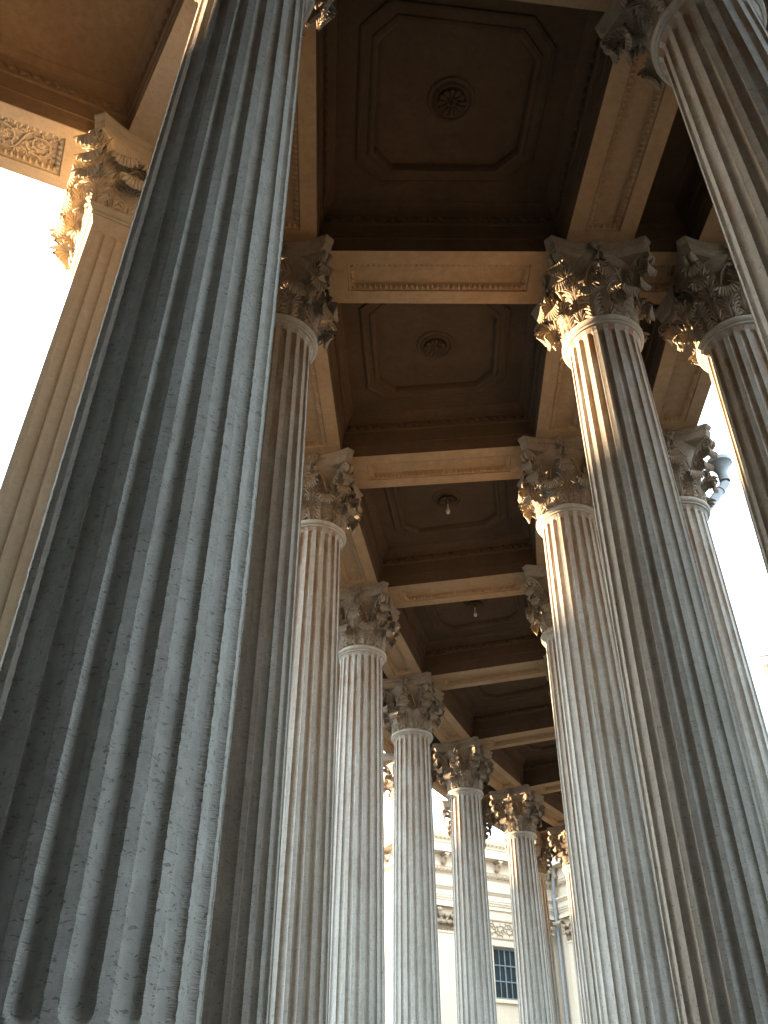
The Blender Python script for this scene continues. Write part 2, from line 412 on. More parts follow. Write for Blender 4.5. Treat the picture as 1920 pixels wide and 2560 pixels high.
# corner volutes (diagonal plane: y outward) and inner helices
def volute(side):
    mb = MB(); pts = []
    for k in range(10):
        t = k/9; y, zz = spline([(.68, .72), (.72, .95), (.80, 1.13), (.93, 1.31), (1.10, 1.42), (1.20, 1.42)], t); pts.append((side*(.10-.05*t), y, zz))
    c = (1.17, 1.30); r0 = .125
    for k in range(1, 26):
        a = math.radians(80-k*24); r = r0*(1-k/31); pts.append((side*(.05+.012*k/10), c[0]+r*math.cos(a), c[1]+r*math.sin(a)))
    rads = [.022+.012*math.sin(min(1, i/9)*math.pi/2) for i in range(10)]+[.034*(1-.5*k/25) for k in range(1, 26)]
    mb.tube(pts, rads, 8, flat=1.5, side=(1, 0, 0)); 
    petal(mb, (side*.05, 1.13, 1.18), (side*.2, .4, -1), (0, 1, 0), .16, .12, .4)
    return mb.mesh('corner_volute', M_CAP, True)
ME_VOL = [volute(-1), volute(1)]
def helix(side):
    mb = MB(); pts = []
    for k in range(9):
        t = k/8; x, zz, y = spline([(.34, .78, .67), (.30, .98, .70), (.25, 1.14, .73), (.17, 1.26, .76), (.09, 1.29, .78)], t); pts.append((side*x, y, zz))
    for k in range(1, 20):
        a = math.radians(90+k*24); r = .075*(1-k/25); pts.append((side*(.095+r*math.cos(a)*-1*-1), .79, 1.215+r*math.sin(a)))
    mb.tube(pts, [.024]*9+[.024*(1-.4*k/20) for k in range(1, 20)], 7, flat=1.3, side=(0, 1, 0))
    return mb.mesh('inner_volute', M_CAP, True)
ME_HEL = [helix(-1), helix(1)]
def rosette_part():
    mb = MB(); c = Vector((0, .86, 1.70))
    for k in range(12):
        a = 2*math.pi*k/12; d = Vector((math.cos(a), .12, math.sin(a))); petal(mb, c+d*.03, d, (0, 1, 0), .115, .062, .5)
    for k in range(7):
        a = 2*math.pi*k/7; d = Vector((math.cos(a), .8, math.sin(a))); petal(mb, c+Vector((0, .01, 0)), d, (0, 1, 0), .055, .035, .6)
    for s in (-1, 1):
        mb.tube([(s*.02, .84, 1.62), (s*.035, .86, 1.52), (s*.05, .84, 1.42), (s*.07, .80, 1.34)], [.022, .032, .036, .03], 7)
    for k in range(5):
        u = -1+k/2; petal(mb, (u*.05, .80, 1.34), (u*.9, .5, -.35), (0, 1, .6), .12, .07, .5)
    return mb.mesh('abacus_rosette', M_CAP, True)
ME_ROS = rosette_part()

def make_column():
    root = bpy.data.objects.new('fluted_column', None); COL.objects.link(root)
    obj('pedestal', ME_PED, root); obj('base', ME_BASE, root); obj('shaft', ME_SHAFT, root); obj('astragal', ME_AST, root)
    cap = obj('capital', ME_BELL, root, (0, 0, z(AST)+.02))
    for k in range(8):
        obj('lower_leaf', ME_LLOW, cap, (0, 0, 0), math.pi/4*k+math.pi/8-math.pi/2)
        obj('upper_leaf', ME_LUPP, cap, (0, 0, 0), math.pi/4*k-math.pi/2)
    for k in range(4):
        a = math.pi/2*k
        obj('corner_leaf', ME_LCOR, cap, (0, 0, 0), a+math.pi/4-math.pi/2)
        obj('middle_leaf', ME_LMID, cap, (0, 0, 0), a-math.pi/2)
        for q in (0, 1):
            obj('corner_volute', ME_VOL[q], cap, (0, 0, 0), a+math.pi/4-math.pi/2)
            obj('inner_volute', ME_HEL[q], cap, (0, 0, 0), a-math.pi/2)
        obj('rosette', ME_ROS, cap, (0, 0, 0), a-math.pi/2)
    obj('abacus', ME_AB, cap)
    return root
proto = make_column()
ORD = ['nearest', 'second', 'third', 'fourth', 'fifth', 'sixth', 'seventh', 'eighth', 'ninth', 'tenth', 'eleventh']
LBL = {}
LBL['L', 0] = 'huge weathered grey fluted column filling the left foreground, its capital out of frame'
LBL['L', 1] = 'fluted column half hidden right behind the huge left foreground column, under a dark capital'
LBL['R', 0] = 'fluted column cut off by the top right corner of the photo'
LBL['R', 1] = 'large dark fluted column with glaring sunlight on its capital and upper left side'
LBL['R', 2] = 'sunlit fluted column partly hidden behind the large dark column of the right row'
LBL['R', 3] = 'fluted column on the right showing only its capital edge and a thin strip of shaft'
LBL['S', 1] = 'black silhouetted fluted column at the right edge with a thin sunlit rim'
LBL['S', 2] = 'grey fluted column against white sky at right, its dark capital before the rainwater hopper'
LBL['L', 2] = 'warm brown topped fluted column whose capital stands second highest in the left row'
LBL['L', 3] = 'pale fluted column with a full capital, left of the first sliver of cathedral wall'
LBL['L', 4] = 'slim fluted column between the first and second gaps showing the cathedral wall'
LBL['L', 5] = 'fluted column directly left of the barred cathedral window'
LBL['L', 6] = 'fluted column directly right of the barred cathedral window, under a pale lit capital'
LBL['L', 7] = 'brightest white fluted column, a thin strip of it touching the right row'
ROWN = {'A': 'outer left row', 'L': 'inner left row', 'R': 'inner right row', 'S': 'outer right row'}
first = True
rngs = {'L': range(-1, 9), 'R': range(-1, 8), 'S': range(-1, 7), 'A': range(2, 9)}
for row, rg in rngs.items():
    for i in rg:
        c = proto if first else copy_tree(proto); first = False
        q = P(row, i); c.location = (q.x, q.y, 0); c.rotation_euler = (0, 0, ang(i))
        if i == -1: lb = f'fluted column of the {ROWN[row]} beside the camera, outside the picture'
        else: lb = LBL.get((row, i)) or f'fluted column of the {ROWN[row]}, {ORD[max(0, i-(2 if row=="A" else 0))]} one counting away from the camera'
        tag(c, lb, 'column', f'fluted columns of the {ROWN[row]}')
        if row == 'L' and i == 0:
            for ch in c.children:
                if ch.name.startswith('shaft'): ch.data = ME_SHAFT_NEAR
        if row == 'L' and i <= 2 or row == 'R' and i <= 1: pass

# ------------------------------------------------------------------ square pier of the end pavilion
PD = Vector((.914, .405)).normalized(); PN = Vector((-PD.y, PD.x))
PC = Vector((-4.18, 9.02)); PROT = math.atan2(PD.y, PD.x)
def pier_shaft(half=.67, zs=None):
    nfl = 7; pitch = .175; hwid = .077
    line = []    # one side from -half to half: (t, depth, fluted?)
    x0 = -pitch*(nfl-1)/2
    line.append((-half, 0))
    for f in range(nfl):
        c = x0+f*pitch
        for k in range(9):
            u = -math.cos(math.pi*k/8); line.append((c+u*hwid, u))
    rows = []
    for zz in zs:
        row = []
        for sd_ in range(4):
            a = sd_*math.pi/2; T = Vector((math.cos(a), math.sin(a))); N_ = Vector((math.sin(a), -math.cos(a)))
            for k, (t, u) in enumerate(line):
                d = 0
                if k > 0:
                    zi = min(zz-FB, 11.55-zz)
                    if zi > 0:
                        e = max(0, (hwid-zi)/hwid); d = .045*math.sqrt(max(0, 1-u*u-e*e))
                fl = 0
                if zz < FB-.02: fl = .07*((FB-.02-zz)/.22)**2
                if zz > 11.70: fl = .05*smooth_(11.7, 11.84, zz)
                fl += .085*(1-max(0, min(1, (zz-.3)/11.5))**1.3); q = T*(t*(1+fl/half))+N_*(half+fl-d); row.append((q.x, q.y, z(zz)))
        rows.append(row)
    mb = MB(); mb.grid(rows, True); return mb
zs = [.22, .3, .38, .44]+[FB+.09*k/6 for k in range(7)]+[.6+(11.45-.6)*k/12 for k in range(1, 12)]+[11.45+.11*k/7 for k in range(8)]+[11.7, 11.77, 11.84]
def sq(h, zz): return [(-h, -h, zz), (h, -h, zz), (h, h, zz), (-h, h, zz)]
pier = bpy.data.objects.new('square_pier', None); COL.objects.link(pier)
obj('pedestal', ME_PED, pier)
m_ = MB(); rows = [sq(a, z(b)) for a, b in ((.95, -.32), (.95, -.14), (.9, -.12), (.93, -.05), (.9, .03), (.82, .06), (.80, .1), (.83, .13), (.83, .2), (.77, .22))]; m_.grid(rows, True)
obj('base', m_.mesh('pier_base', M_BASE), pier)
obj('shaft', pier_shaft(.67, zs).mesh('pier_shaft', M_PIER, True, angle=R(28)), pier)
m_ = MB(); m_.grid([sq(a, z(b)) for a, b in ((.70, 11.84), (.735, 11.845), (.735, 11.89), (.72, 11.90), (.755, 11.92), (.79, 11.96), (.79, 12.02), (.70, 12.03), (.6, 12.03))], True)
obj('astragal', m_.mesh('pier_astragal', M_PIER), pier)
cap = MB(); cap.grid([sq(a, b) for a, b in ((.66, 0), (.66, .8), (.70, 1.1), (.78, 1.35), (.9, 1.5), (.2, 1.51))], True)
capo = obj('capital', cap.mesh('pier_capital', M_PIER), pier, (0, 0, z(AST)+.02))
def recol(me, mat):
    c = me.copy(); c.materials.clear(); c.materials.append(mat); return c
PL = {k: recol(v, M_PIER) for k, v in dict(low=ME_LLOW, upp=ME_LUPP, cor=ME_LCOR, mid=ME_LMID, v0=ME_VOL[0], v1=ME_VOL[1], h0=ME_HEL[0], h1=ME_HEL[1], ros=ME_ROS).items()}
def pleaf(name, me, side, t, out_=.06):
    a = side*math.pi/2; T = Vector((math.cos(a), math.sin(a)))
    q = obj(name, me, capo, (T.x*t+math.sin(a)*out_, T.y*t-math.cos(a)*out_, 0), a+math.pi)
    if 'leaf' in name: q.scale = (1.25, 1.10, 1.0)
for s in range(4):
    for t in (-.25, .25): pleaf('lower_leaf', PL['low'], s, t)
    for t in (-.5, 0, .5): pleaf('upper_leaf', PL['upp'], s, t, .05)
    pleaf('middle_leaf', PL['mid'], s, -.2, .06); pleaf('middle_leaf', PL['mid'], s, .2, .06)
    for k in ('h0', 'h1'): pleaf('inner_volute', PL[k], s, 0, .07)
    pleaf('rosette', PL['ros'], s, 0, .10)
    a = s*math.pi/2+math.pi/4
    dx, dy = math.cos(a), math.sin(a)
    for nm, k, o in (('lower_corner_leaf', 'low', .28), ('upper_corner_leaf', 'upp', .26), ('corner_leaf', 'cor', .20), ('corner_volute', 'v0', .22), ('corner_volute', 'v1', .22)):
        q = obj(nm, PL[k], capo, (dx*o, dy*o, 0), a-math.pi/2)
        if 'leaf' in nm: q.scale = (1.35, 1.14, 1.0)
ab2 = abacus(1.62, .93, .14); mb = MB(); rows = []
for s, zz in ((.88, 1.50), (.93, 1.53), (.95, 1.60), (.965, 1.66), (.965, 1.675), (.93, 1.68), (.93, 1.70), (.955, 1.72), (.99, 1.77), (1.0, 1.80), (1.0, 1.833)):
    rows.append([(q.x*s, q.y*s, zz) for q in ab2])
mb.grid(rows, True); mb.add(rows[0], [tuple(range(len(ab2)))]); mb.add(rows[-1], [tuple(range(len(ab2)))])
obj('abacus', mb.mesh('pier_abacus', M_PIER, False, weld=True), capo)
pier.location = (-4.20, 9.11, 0); pier.rotation_euler = (0, 0, R(28))
tag(pier, 'square fluted pier with leafy capital under the tan architrave at the far left', 'pier', 'square piers of the end pavilion')
QC = PC-PD*6.6; Q2 = QC+Vector((3.0, -5.6)); 
p2 = copy_tree(pier); p2.location = (QC.x, QC.y, 0)
tag(p2, 'square pier at the outer corner of the end pavilion, left of the picture', 'pier', 'square piers of the end pavilion')

# ------------------------------------------------------------------ ceilings
def inset(poly, d):
    n = len(poly); res = []
    area = sum(poly[i].x*poly[(i+1) % n].y-poly[(i+1) % n].x*poly[i].y for i in range(n))
    s = 1 if area > 0 else -1
    ds = d if isinstance(d, (list, tuple)) else [d]*n
    for i in range(n):
        a, b, c = poly[i-1], poly[i], poly[(i+1) % n]
        e1 = (b-a).normalized(); e2 = (c-b).normalized()
        n1 = Vector((-e1.y, e1.x))*s; n2 = Vector((-e2.y, e2.x))*s
        p1 = a+n1*ds[i-1]; p2_ = b+n2*ds[i]
        den = e1.x*e2.y-e1.y*e2.x
        if abs(den) < 1e-6: res.append(b+n1*ds[i-1]); continue
        dd = p2_-p1; t = (dd.x*e2.y-dd.y*e2.x)/den; res.append(p1+e1*t)
    return res
ceil = bpy.data.objects.new('coffered_ceiling', None); COL.objects.link(ceil)
tag(ceil, 'brown coffered ceiling on heavy beams over the curved colonnade, dark near the top', 'ceiling')

def bump_run(mb, a, b, nrm_up, out_v, pitch, w, kind='egg'):
    """repeat carved units from a to b (Vectors 3d); out_v = the direction they stand proud; nrm_up = across the band"""
    L = (b-a).length; n = max(1, int(L/pitch)); t = (b-a)/L
    for k in range(n):
        c = a+t*((k+.5)*L/n)
        if kind == 'egg':
            petal(mb, c-nrm_up*w*.5, nrm_up, out_v, w, w*.80, .42, 4, 4)
            petal(mb, c+t*(L/n*.5)-nrm_up*w*.45, nrm_up, out_v, w*.9, w*.22, .9, 3, 2)
        else:
            petal(mb, c-nrm_up*w*.45-t*.02, nrm_up*1.0+t*.75, out_v, w*1.15, w*.36, .85, 5, 3, bend=-.1)
            petal(mb, c-nrm_up*w*.45+t*.03, nrm_up*.8-t*.55, out_v, w*.75, w*.28, .85, 4, 3)
            petal(mb, c+nrm_up*w*.1+t*.03, nrm_up*.3+t*1.0, out_v, w*.55, w*.22, .9, 3, 3)

def coffer(poly, frame=True, ros=True, bulb=False, det=True, near=True, mat=None):
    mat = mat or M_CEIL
    """poly = centre lines polygon of the beams round the coffer"""
    rings = [(HW+.006, SOF+.003), (HW+.006, 14.20), (HW+.035, 14.205), (HW+.035, 14.58), (HW+.07, 14.60), (HW+.075, 14.61), (HW+.10, 14.79), (HW+.115, 14.80), (HW+.125, 14.83), (HW+.16, 14.90), (HW+.21, 14.96), (HW+.27, CEI-.02), (HW+.28, CEI)]
    mb = MB(); rows = [[(q.x, q.y, z(h)) for q in inset(poly, d)] for d, h in rings]
    mb.grid(rows, True)
    lip = [(q.x, q.y, z(SOF)+.003) for q in inset(poly, HW-.001)]; mb.grid([lip, rows[0]], True)
    last = inset(poly, rings[-1][0]); n = len(poly)
    if frame:
        # octagonal raised frame and sunk centre
        base = inset(poly, 1.30); d1 = .38
        def cham(pl, c):
            o = []
            for i in range(len(pl)):
                a, b, e = pl[i-1], pl[i], pl[(i+1) % len(pl)]
                o.append(b+(a-b).normalized()*c); o.append(b+(e-b).normalized()*c)
            return o
        prof_ = [(0, CEI, .46), (.012, CEI-.035, .455), (.05, CEI-.05, .44), (.07, CEI-.05, .43), (.085, CEI-.02, .425), (.20, CEI-.03, .40), (.22, CEI-.055, .39), (.27, CEI-.07, .385), (.30, CEI-.06, .375), (.325, CEI-.0, .37), (.34, CEI+.09, .36)]
        fr = []
        for d, h, c in prof_:
            fr.append([(q.x, q.y, z(h)) for q in cham(inset(poly, 1.28+d), c)])
        mb.grid(fr, True); m = len(fr[0]); mb.add(fr[-1], [tuple(range(m))])
        # flat between
        of = fr[0]; ol = [(q.x, q.y, z(CEI)) for q in last]
        b0 = len(mb.v); mb.v += ol+of
        for i in range(n):
            a = b0+i; a2 = b0+(i+1) % n; f1 = b0+n+2*i; f2 = b0+n+2*i+1; f3 = b0+n+(2*i+2) % (2*n)
            mb.f.append((a, f1, f2)); mb.m.append(0); mb.f.append((a, f2, f3, a2)); mb.m.append(0)
    else:
        mb.add([(q.x, q.y, z(CEI)) for q in last], [tuple(range(n))])
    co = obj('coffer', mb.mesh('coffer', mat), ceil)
    if det:
        mb = MB(); ring = inset(poly, HW+.098)
        cen = sum(poly, Vector((0, 0)))/n
        for i in range(n):
            a, b = ring[i], ring[(i+1) % n]; e = (b-a).normalized(); nn = Vector((-e.y, e.x)); 
            if nn.dot(cen-a) < 0: nn = -nn
            a_ = a+e*.06; b_ = b-e*.06
            bump_run(mb, Vector((a_.x, a_.y, z(14.70))), Vector((b_.x, b_.y, z(14.70))), Vector((0, 0, 1)), Vector((nn.x, nn.y, -.1)), .19, .215, 'leaf')
            bump_run(mb, Vector((a_.x, a_.y, z(14.19))), Vector((b_.x, b_.y, z(14.19))), Vector((0, 0, 1)), Vector((nn.x, nn.y, -.1)), .06, .03, 'egg') if near else None
        obj('leaf_moulding', mb.mesh('leaf_moulding', mat, True), co)
    if ros:
        c = sum(poly, Vector((0, 0)))/n; zc = z(CEI)+.09
        mb = MB()
        for r0, r1, dz in ((.36, .40, .02), (.40, .33, .05)):
            pass
        mb.lathe([(.42, zc), (.41, zc-.03), (.38, zc-.045), (.35, zc-.03), (.34, zc-.005), (.31, zc-.0), (.30, zc-.05), (.28, zc-.06), (.25, zc-.05), (.24, zc-.01), (.01, zc-.012)], 40, (c.x, c.y))
        for k in range(12):
            a = 2*math.pi*k/12; petal(mb, (c.x+.07*math.cos(a), c.y+.07*math.sin(a), zc-.05), (math.cos(a), math.sin(a), -.25), (0, 0, -1), .19, .10, .5, bend=.2)
        for k in range(8):
            a = 2*math.pi*(k+.5)/8; petal(mb, (c.x+.02*math.cos(a), c.y+.02*math.sin(a), zc-.06), (math.cos(a), math.sin(a), -.8), (0, 0, -1), .10, .06, .5)
        mb.lathe([(.07, zc-.02), (.065, zc-.12), (.04, zc-.16), (.03, zc-.2), (.001, zc-.21)], 16, (c.x, c.y))
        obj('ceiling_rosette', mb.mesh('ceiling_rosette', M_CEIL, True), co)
        if bulb:
            mb = MB(); mb.lathe([(.022, zc-.2), (.022, zc-.34), (.03, zc-.36), (.055, zc-.42), (.06, zc-.47), (.045, zc-.52), (.001, zc-.545)], 16, (c.x, c.y))
            obj('light_bulb', mb.mesh('light_bulb', M_BULB, True), co)
    return co

def beam_piece(poly, endin, dz=0.0, top=15.3, panel=True, scroll=False, sidein=.30, pale=False):
    """poly = 4 plan points: a-left, a-right, b-right, b-left (a->b is the run)"""
    aL, aR, bR, bL = poly
    mb = MB(); z0 = z(SOF)-dz
    n = 4
    if panel:
        inn = inset([aL, aR, bR, bL], [endin, sidein, endin, sidein])
        inn2 = inset([aL, aR, bR, bL], [endin+.012, sidein+.012, endin+.012, sidein+.012])
        outr = [(q.x, q.y, z0) for q in poly]; i1 = [(q.x, q.y, z0) for q in inn]; i1b = [(q.x, q.y, z0+.13) for q in inn2]
        mb.grid([outr, i1], True); mb.grid([i1, i1b], True); mb.add(i1b, [(3, 2, 1, 0)])
        mb.grid([outr, [(q.x, q.y, z(top)) for q in poly]], True); mb.add([(q.x, q.y, z(top)) for q in poly], [(0, 1, 2, 3)])
    else: mb.prism(poly, z0, z(top))
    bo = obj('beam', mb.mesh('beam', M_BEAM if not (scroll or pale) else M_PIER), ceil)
    if panel:
        mb = MB(); c = sum(poly, Vector((0, 0)))/4; rg = inset([aL, aR, bR, bL], [endin+.014, sidein+.014, endin+.014, sidein+.014])
        wband = .11
        for i in range(4):
            a, b = rg[i], rg[(i+1) % 4]; e = (b-a).normalized(); nn = Vector((-e.y, e.x))
            if nn.dot(c-a) < 0: nn = -nn
            # sloping bed of the moulding
            a3 = Vector((a.x, a.y, z0+.02)); b3 = Vector((b.x, b.y, z0+.02)); off = Vector((nn.x, nn.y, 0))*wband
            e3 = Vector((e.x, e.y, 0))
            q0, q1 = a3, b3; q2, q3 = b3+off-e3*wband+Vector((0, 0, .11)), a3+off+e3*wband+Vector((0, 0, .11))
            mb.add([q0, q1, q2, q3], [(0, 1, 2, 3)])
            mid0 = (a3+a3+off)/2+e3*.05+Vector((0, 0, .04)); mid1 = (b3+b3+off)/2-e3*.05+Vector((0, 0, .04))
            if (mid1-mid0).length > .15:
                bump_run(mb, mid0, mid1, Vector((-nn.x, -nn.y, -.5)).normalized(), Vector((nn.x*.4, nn.y*.4, -1)), .10, .10, 'egg')
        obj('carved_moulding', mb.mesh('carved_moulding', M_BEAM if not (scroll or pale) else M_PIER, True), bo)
        if scroll:
            obj('scroll_relief', scroll_relief(inset([aL, aR, bR, bL], [endin+.1, sidein+.1, endin+.1, sidein+.1]), z0+.128), bo)
    return bo

def scroll_relief(q, zc):
    """running acanthus scroll carved on the underside: q = 4 plan points, run 0/1 side -> 3/2 side"""
    mb = MB(); A = (q[0]+q[1])/2; B = (q[3]+q[2])/2; L = (B-A).length; e = (B-A)/L; wv = (q[1]-q[0]); W = wv.length; s = wv/W
    def pt(x, y, h): v = A+e*x+s*y; return Vector((v.x, v.y, zc-h))
    n = max(1, round(L/(W*1.05))); dn = Vector((0, 0, -1))
    for k in range(n):
        cx = (k+.5)*L/n; sg = 1 if k % 2 else -1; Rr = min(W*.42, L/n*.46)
        for mir in (0,):
            pts = []; rr = []
            for j in range(44):
                a = math.radians(180+j*14); r = Rr*(1-j/52); pts.append(pt(cx+r*math.cos(a), sg*r*math.sin(a), .018)); rr.append(.020*(1-.5*j/44))
                if j % 3 == 0:
                    tdir = pt(cx+r*math.cos(a+.3), sg*r*math.sin(a+.3), .018)-pts[-1]
                    od = pt(cx+r*1.3*math.cos(a), sg*r*1.3*math.sin(a), .018)-pts[-1]
                    ln = .12*(1-j/70)
                    petal(mb, pts[-1], tdir.normalized()+od.normalized()*.9, dn, ln, ln*.5, .45)
                    petal(mb, pts[-1], tdir.normalized()-od.normalized()*.7, dn, ln*.75, ln*.4, .45)
            mb.tube(pts, rr, 6)
            for j in range(9):
                a = 2*math.pi*j/9; c = pt(cx, 0, .01); d = pt(cx+math.cos(a), math.sin(a), .01)-c; petal(mb, c, d, dn, .085, .05, .5)
            for cxn in (-1, 1):
                for cyn in (-1, 1):
                    c = pt(cx+cxn*L/n*.36, cyn*W*.30, .01)
                    for j in range(4):
                        a = math.atan2(cyn, cxn)+(-1.1+.7*j); d = pt(cx+cxn*L/n*.36+math.cos(a), cyn*W*.30+math.sin(a), .01)-c
                        petal(mb, c, d, dn, .13, .06, .5)
        if k < n-1:
            x0 = cx+Rr*.6; x1 = cx+L/n-Rr*.6
            pts = [pt(x0+(x1-x0)*t/8, sg*W*.36*math.cos(math.pi*t/8), .018) for t in range(9)]; mb.tube(pts, .018, 6)
    return mb.mesh('scroll_relief', M_PIER, True)

I0, I1 = -2, 8
rows_ = ['A', 'L', 'R', 'S']
SEQ = [2.45+5, OFF['A'], OFF['L'], OFF['R'], OFF['S'], OFF['S']-5]; SEQN = ['o', 'A', 'L', 'R', 'S', 'x']
def bay_in(k, i):
    """inner corners of the bay between rows k,k+1 and radii i,i+1: (k,i) (k+1,i) (k+1,i+1) (k,i+1)"""
    return inset([P(SEQ[k], i), P(SEQ[k+1], i), P(SEQ[k+1], i+1), P(SEQ[k], i+1)], HW)
def junction(k, i):     # left-near, right-near, right-far, left-far
    return bay_in(k-1, i-1)[2], bay_in(k, i-1)[3], bay_in(k, i)[0], bay_in(k-1, i)[1]
for k in range(1, 5):
    for i in range(I0, I1+1):
        if k == 1 and i < 2: continue
        LN, RN, RF, LF = junction(k, i); mb = MB(); mb.prism([LN, RN, RF, LF], z(SOF), z(15.3)); obj('beam_junction', mb.mesh('beam_junction', M_BEAM), ceil)
        if i < I1:
            a = junction(k, i+1); beam_piece([LF, RF, a[1], a[0]], .45)
        if k < 4:
            a = junction(k+1, i); beam_piece([RN, RF, a[3], a[0]], .56 if k == 2 else .2)
            if i < I1:
                coffer([P(SEQ[k], i), P(SEQ[k+1], i), P(SEQ[k+1], i+1), P(SEQ[k], i+1)], frame=(k == 2), ros=(k == 2), bulb=(k == 2 and i in (2, 3)), det=True, near=(i < 3))
# pavilion on the left of the camera
def free_beam(a, b, dz, endin=.9, **kw):
    e = (b-a).normalized(); nn = Vector((-e.y, e.x))
    return beam_piece([a+nn*HW, a-nn*HW, b-nn*HW, b+nn*HW], endin, dz, **kw)
L0, L1_, L2_, A2_, Lm = P('L', 0), P('L', 1), P('L', 2), P('A', 2), P('L', -1)
e1 = (L0-PC).normalized(); free_beam(PC, L0, .004, pale=True, panel=False)
e2 = (L1_-PC).normalized(); free_beam(PC, L1_, .007, pale=True, panel=False)
free_beam(PC, A2_, .010, 1.0)
free_beam(Q2, Lm, .006, 1.0); free_beam(QC, Q2, .009, 1.0)
free_beam(QC, PC, .014, 1.42, scroll=True, sidein=.24)
coffer([PC, QC, Q2, Lm, L0], frame=False, ros=False, mat=M_BEAM)
coffer([PC, L0, L1_], frame=False, ros=False, mat=M_BEAM)
coffer([PC, L1_, L2_, A2_], frame=False, ros=False, mat=M_BEAM)
# outer entablatures and the roof slab
def entab(pa, pb, side):
    e = (pb-pa).normalized(); nn = Vector((-e.y, e.x))*side
    prof_ = [(HW-.05, SOF+.02), (HW+.012, SOF+.02), (HW+.012, 14.2), (HW+.04, 14.21), (HW+.04, 14.6), (HW+.12, 14.7), (HW+.12, 14.78), (HW+.0, 14.8), (HW+.0, 15.9), (HW+.12, 16.0), (HW+.2, 16.2), (HW+.85, 16.25), (HW+.88, 16.5), (HW+1.05, 16.75), (HW+1.05, 16.85), (-HW, 17.0)]
    mb = MB(); rows = [[Vector((q.x+nn.x*d, q.y+nn.y*d, z(h))) for q in (pa-e*.0, pb+e*.0)] for d, h in prof_]; mb.grid(rows)
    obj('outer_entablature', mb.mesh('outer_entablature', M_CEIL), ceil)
for i in range(I0, I1):
    entab(P('S', i), P('S', i+1), -1)
    if i >= 2: entab(P('A', i), P('A', i+1), 1)
entab(PC, A2_, 1); entab(QC, PC, 1); entab(Q2, QC, 1)
top = [P('S', i) for i in range(I0, I1+1)]+[P('A', i) for i in range(I1, 1, -1)]+[PC, QC, Q2, P('L', -1), P('L', -2)]
mb = MB(); mb.prism(top, z(17.02), z(17.6)); obj('roof_slab', mb.mesh('roof_slab', M_ROOF), ceil)

# ------------------------------------------------------------------ unseen dark wall added behind the camera to darken the near bay
mb = MB(); a, b = P(13.0, -1.42), P(OFF['S']-4.0, -1.42); e = (b-a).normalized(); nn = Vector((-e.y, e.x)); mb.prism([a, b, b-nn*.8, a-nn*.8], 0, z(16.9))
o = obj('end_shade_wall', mb.mesh('end_shade_wall', M_BASE)); tag(o, 'tall unseen dark wall added behind the camera to shade the near bay', 'wall')

def shade_wall(nm, a, b, lab, h1=16.9, th=.6):  # unseen walls, added only to cut the fill light
    e = (b-a).normalized(); nn = Vector((-e.y, e.x)); mb = MB(); mb.prism([a, b, b-nn*th, a-nn*th], 0, z(h1)); tag(obj(nm, mb.mesh(nm, M_BASE)), lab, 'wall')
shade_wall('pavilion_shade_wall', QC+Vector((-.4, -.9)), Q2+Vector((-.3, -.2)), 'unseen dark wall added on the outer side of the end pavilion to block light', SOF-.02)  # added with the next wall to keep light out from behind left
shade_wall('pavilion_shade_wall', Q2+Vector((-.1, -.2)), Lm+Vector((-.75, -.75)), 'unseen dark wall added beside the column behind the camera to block light', SOF-.02)





shade_wall('right_shade_wall', Vector((13.2, 12.0)), Vector((13.2, 4.0)), 'tall unseen dark wall added right of the colonnade to block sky light', 23, 1.0)  # added to hold back sky light from the right

# ------------------------------------------------------------------ cathedral seen through the columns
MD = Vector((.8867, .4623)); MNV = Vector((.4623, -.8867)); C0 = Vector((3.869, 59.77))
cath = bpy.data.objects.new('cathedral', None); COL.objects.link(cath)
tag(cath, 'cream cathedral wing with heavy bracketed cornice and a barred window, behind the far columns', 'cathedral')
def mp_(al, out_=0.0): v = C0+MD*al+MNV*out_; return v
def cpt(al, out_, h): v = mp_(al, out_); return Vector((v.x, v.y, z(h)))
# faces: (origin, run dir, normal, length)
FACES = [(mp_(-3.2), MD, MNV, 11.9+0.0), (mp_(8.7), MNV, -MD, 13.0), (mp_(-3.2), -MNV, -MD, 22.0), (mp_(8.7)+MNV*13, MD, MNV, 30)]
PROF = [(0, -1.5), (0, 13.80), (.10, 13.80), (.10, 14.02), (.16, 14.04), (.16, 14.30), (.20, 14.32), (.20, 14.62), (.30, 14.72), (.38, 14.84), (.38, 14.93), (.05, 14.96), (.05, 15.60), (.12, 15.66), (.22, 15.82), (.30, 16.0), (.34, 16.02), (.34, 16.72), (1.0, 16.76), (1.0, 17.25), (1.06, 17.3), (1.1, 17.4), (1.32, 17.75), (1.36, 18.0), (1.36, 18.12), (1.2, 18.2), (-3.5, 20.6), (-6.5, 22.6)]
def faceprof(idx, s0, s1, m0=0.0, m1=0.0):
    o_, d_, n_, L = FACES[idx]; mb = MB()
    wl = MB(); rf = MB()
    rows = []
    for dd, h in PROF:
        rows.append([Vector(((o_+d_*(s0+m0*dd)+n_*dd).x, (o_+d_*(s0+m0*dd)+n_*dd).y, z(h))), Vector(((o_+d_*(s1+m1*dd)+n_*dd).x, (o_+d_*(s1+m1*dd)+n_*dd).y, z(h)))])
    wl.grid(rows[:2]); mb.grid(rows[1:-2]); rf.grid(rows[-3:])
    return wl, mb, rf
import itertools
wins = {}
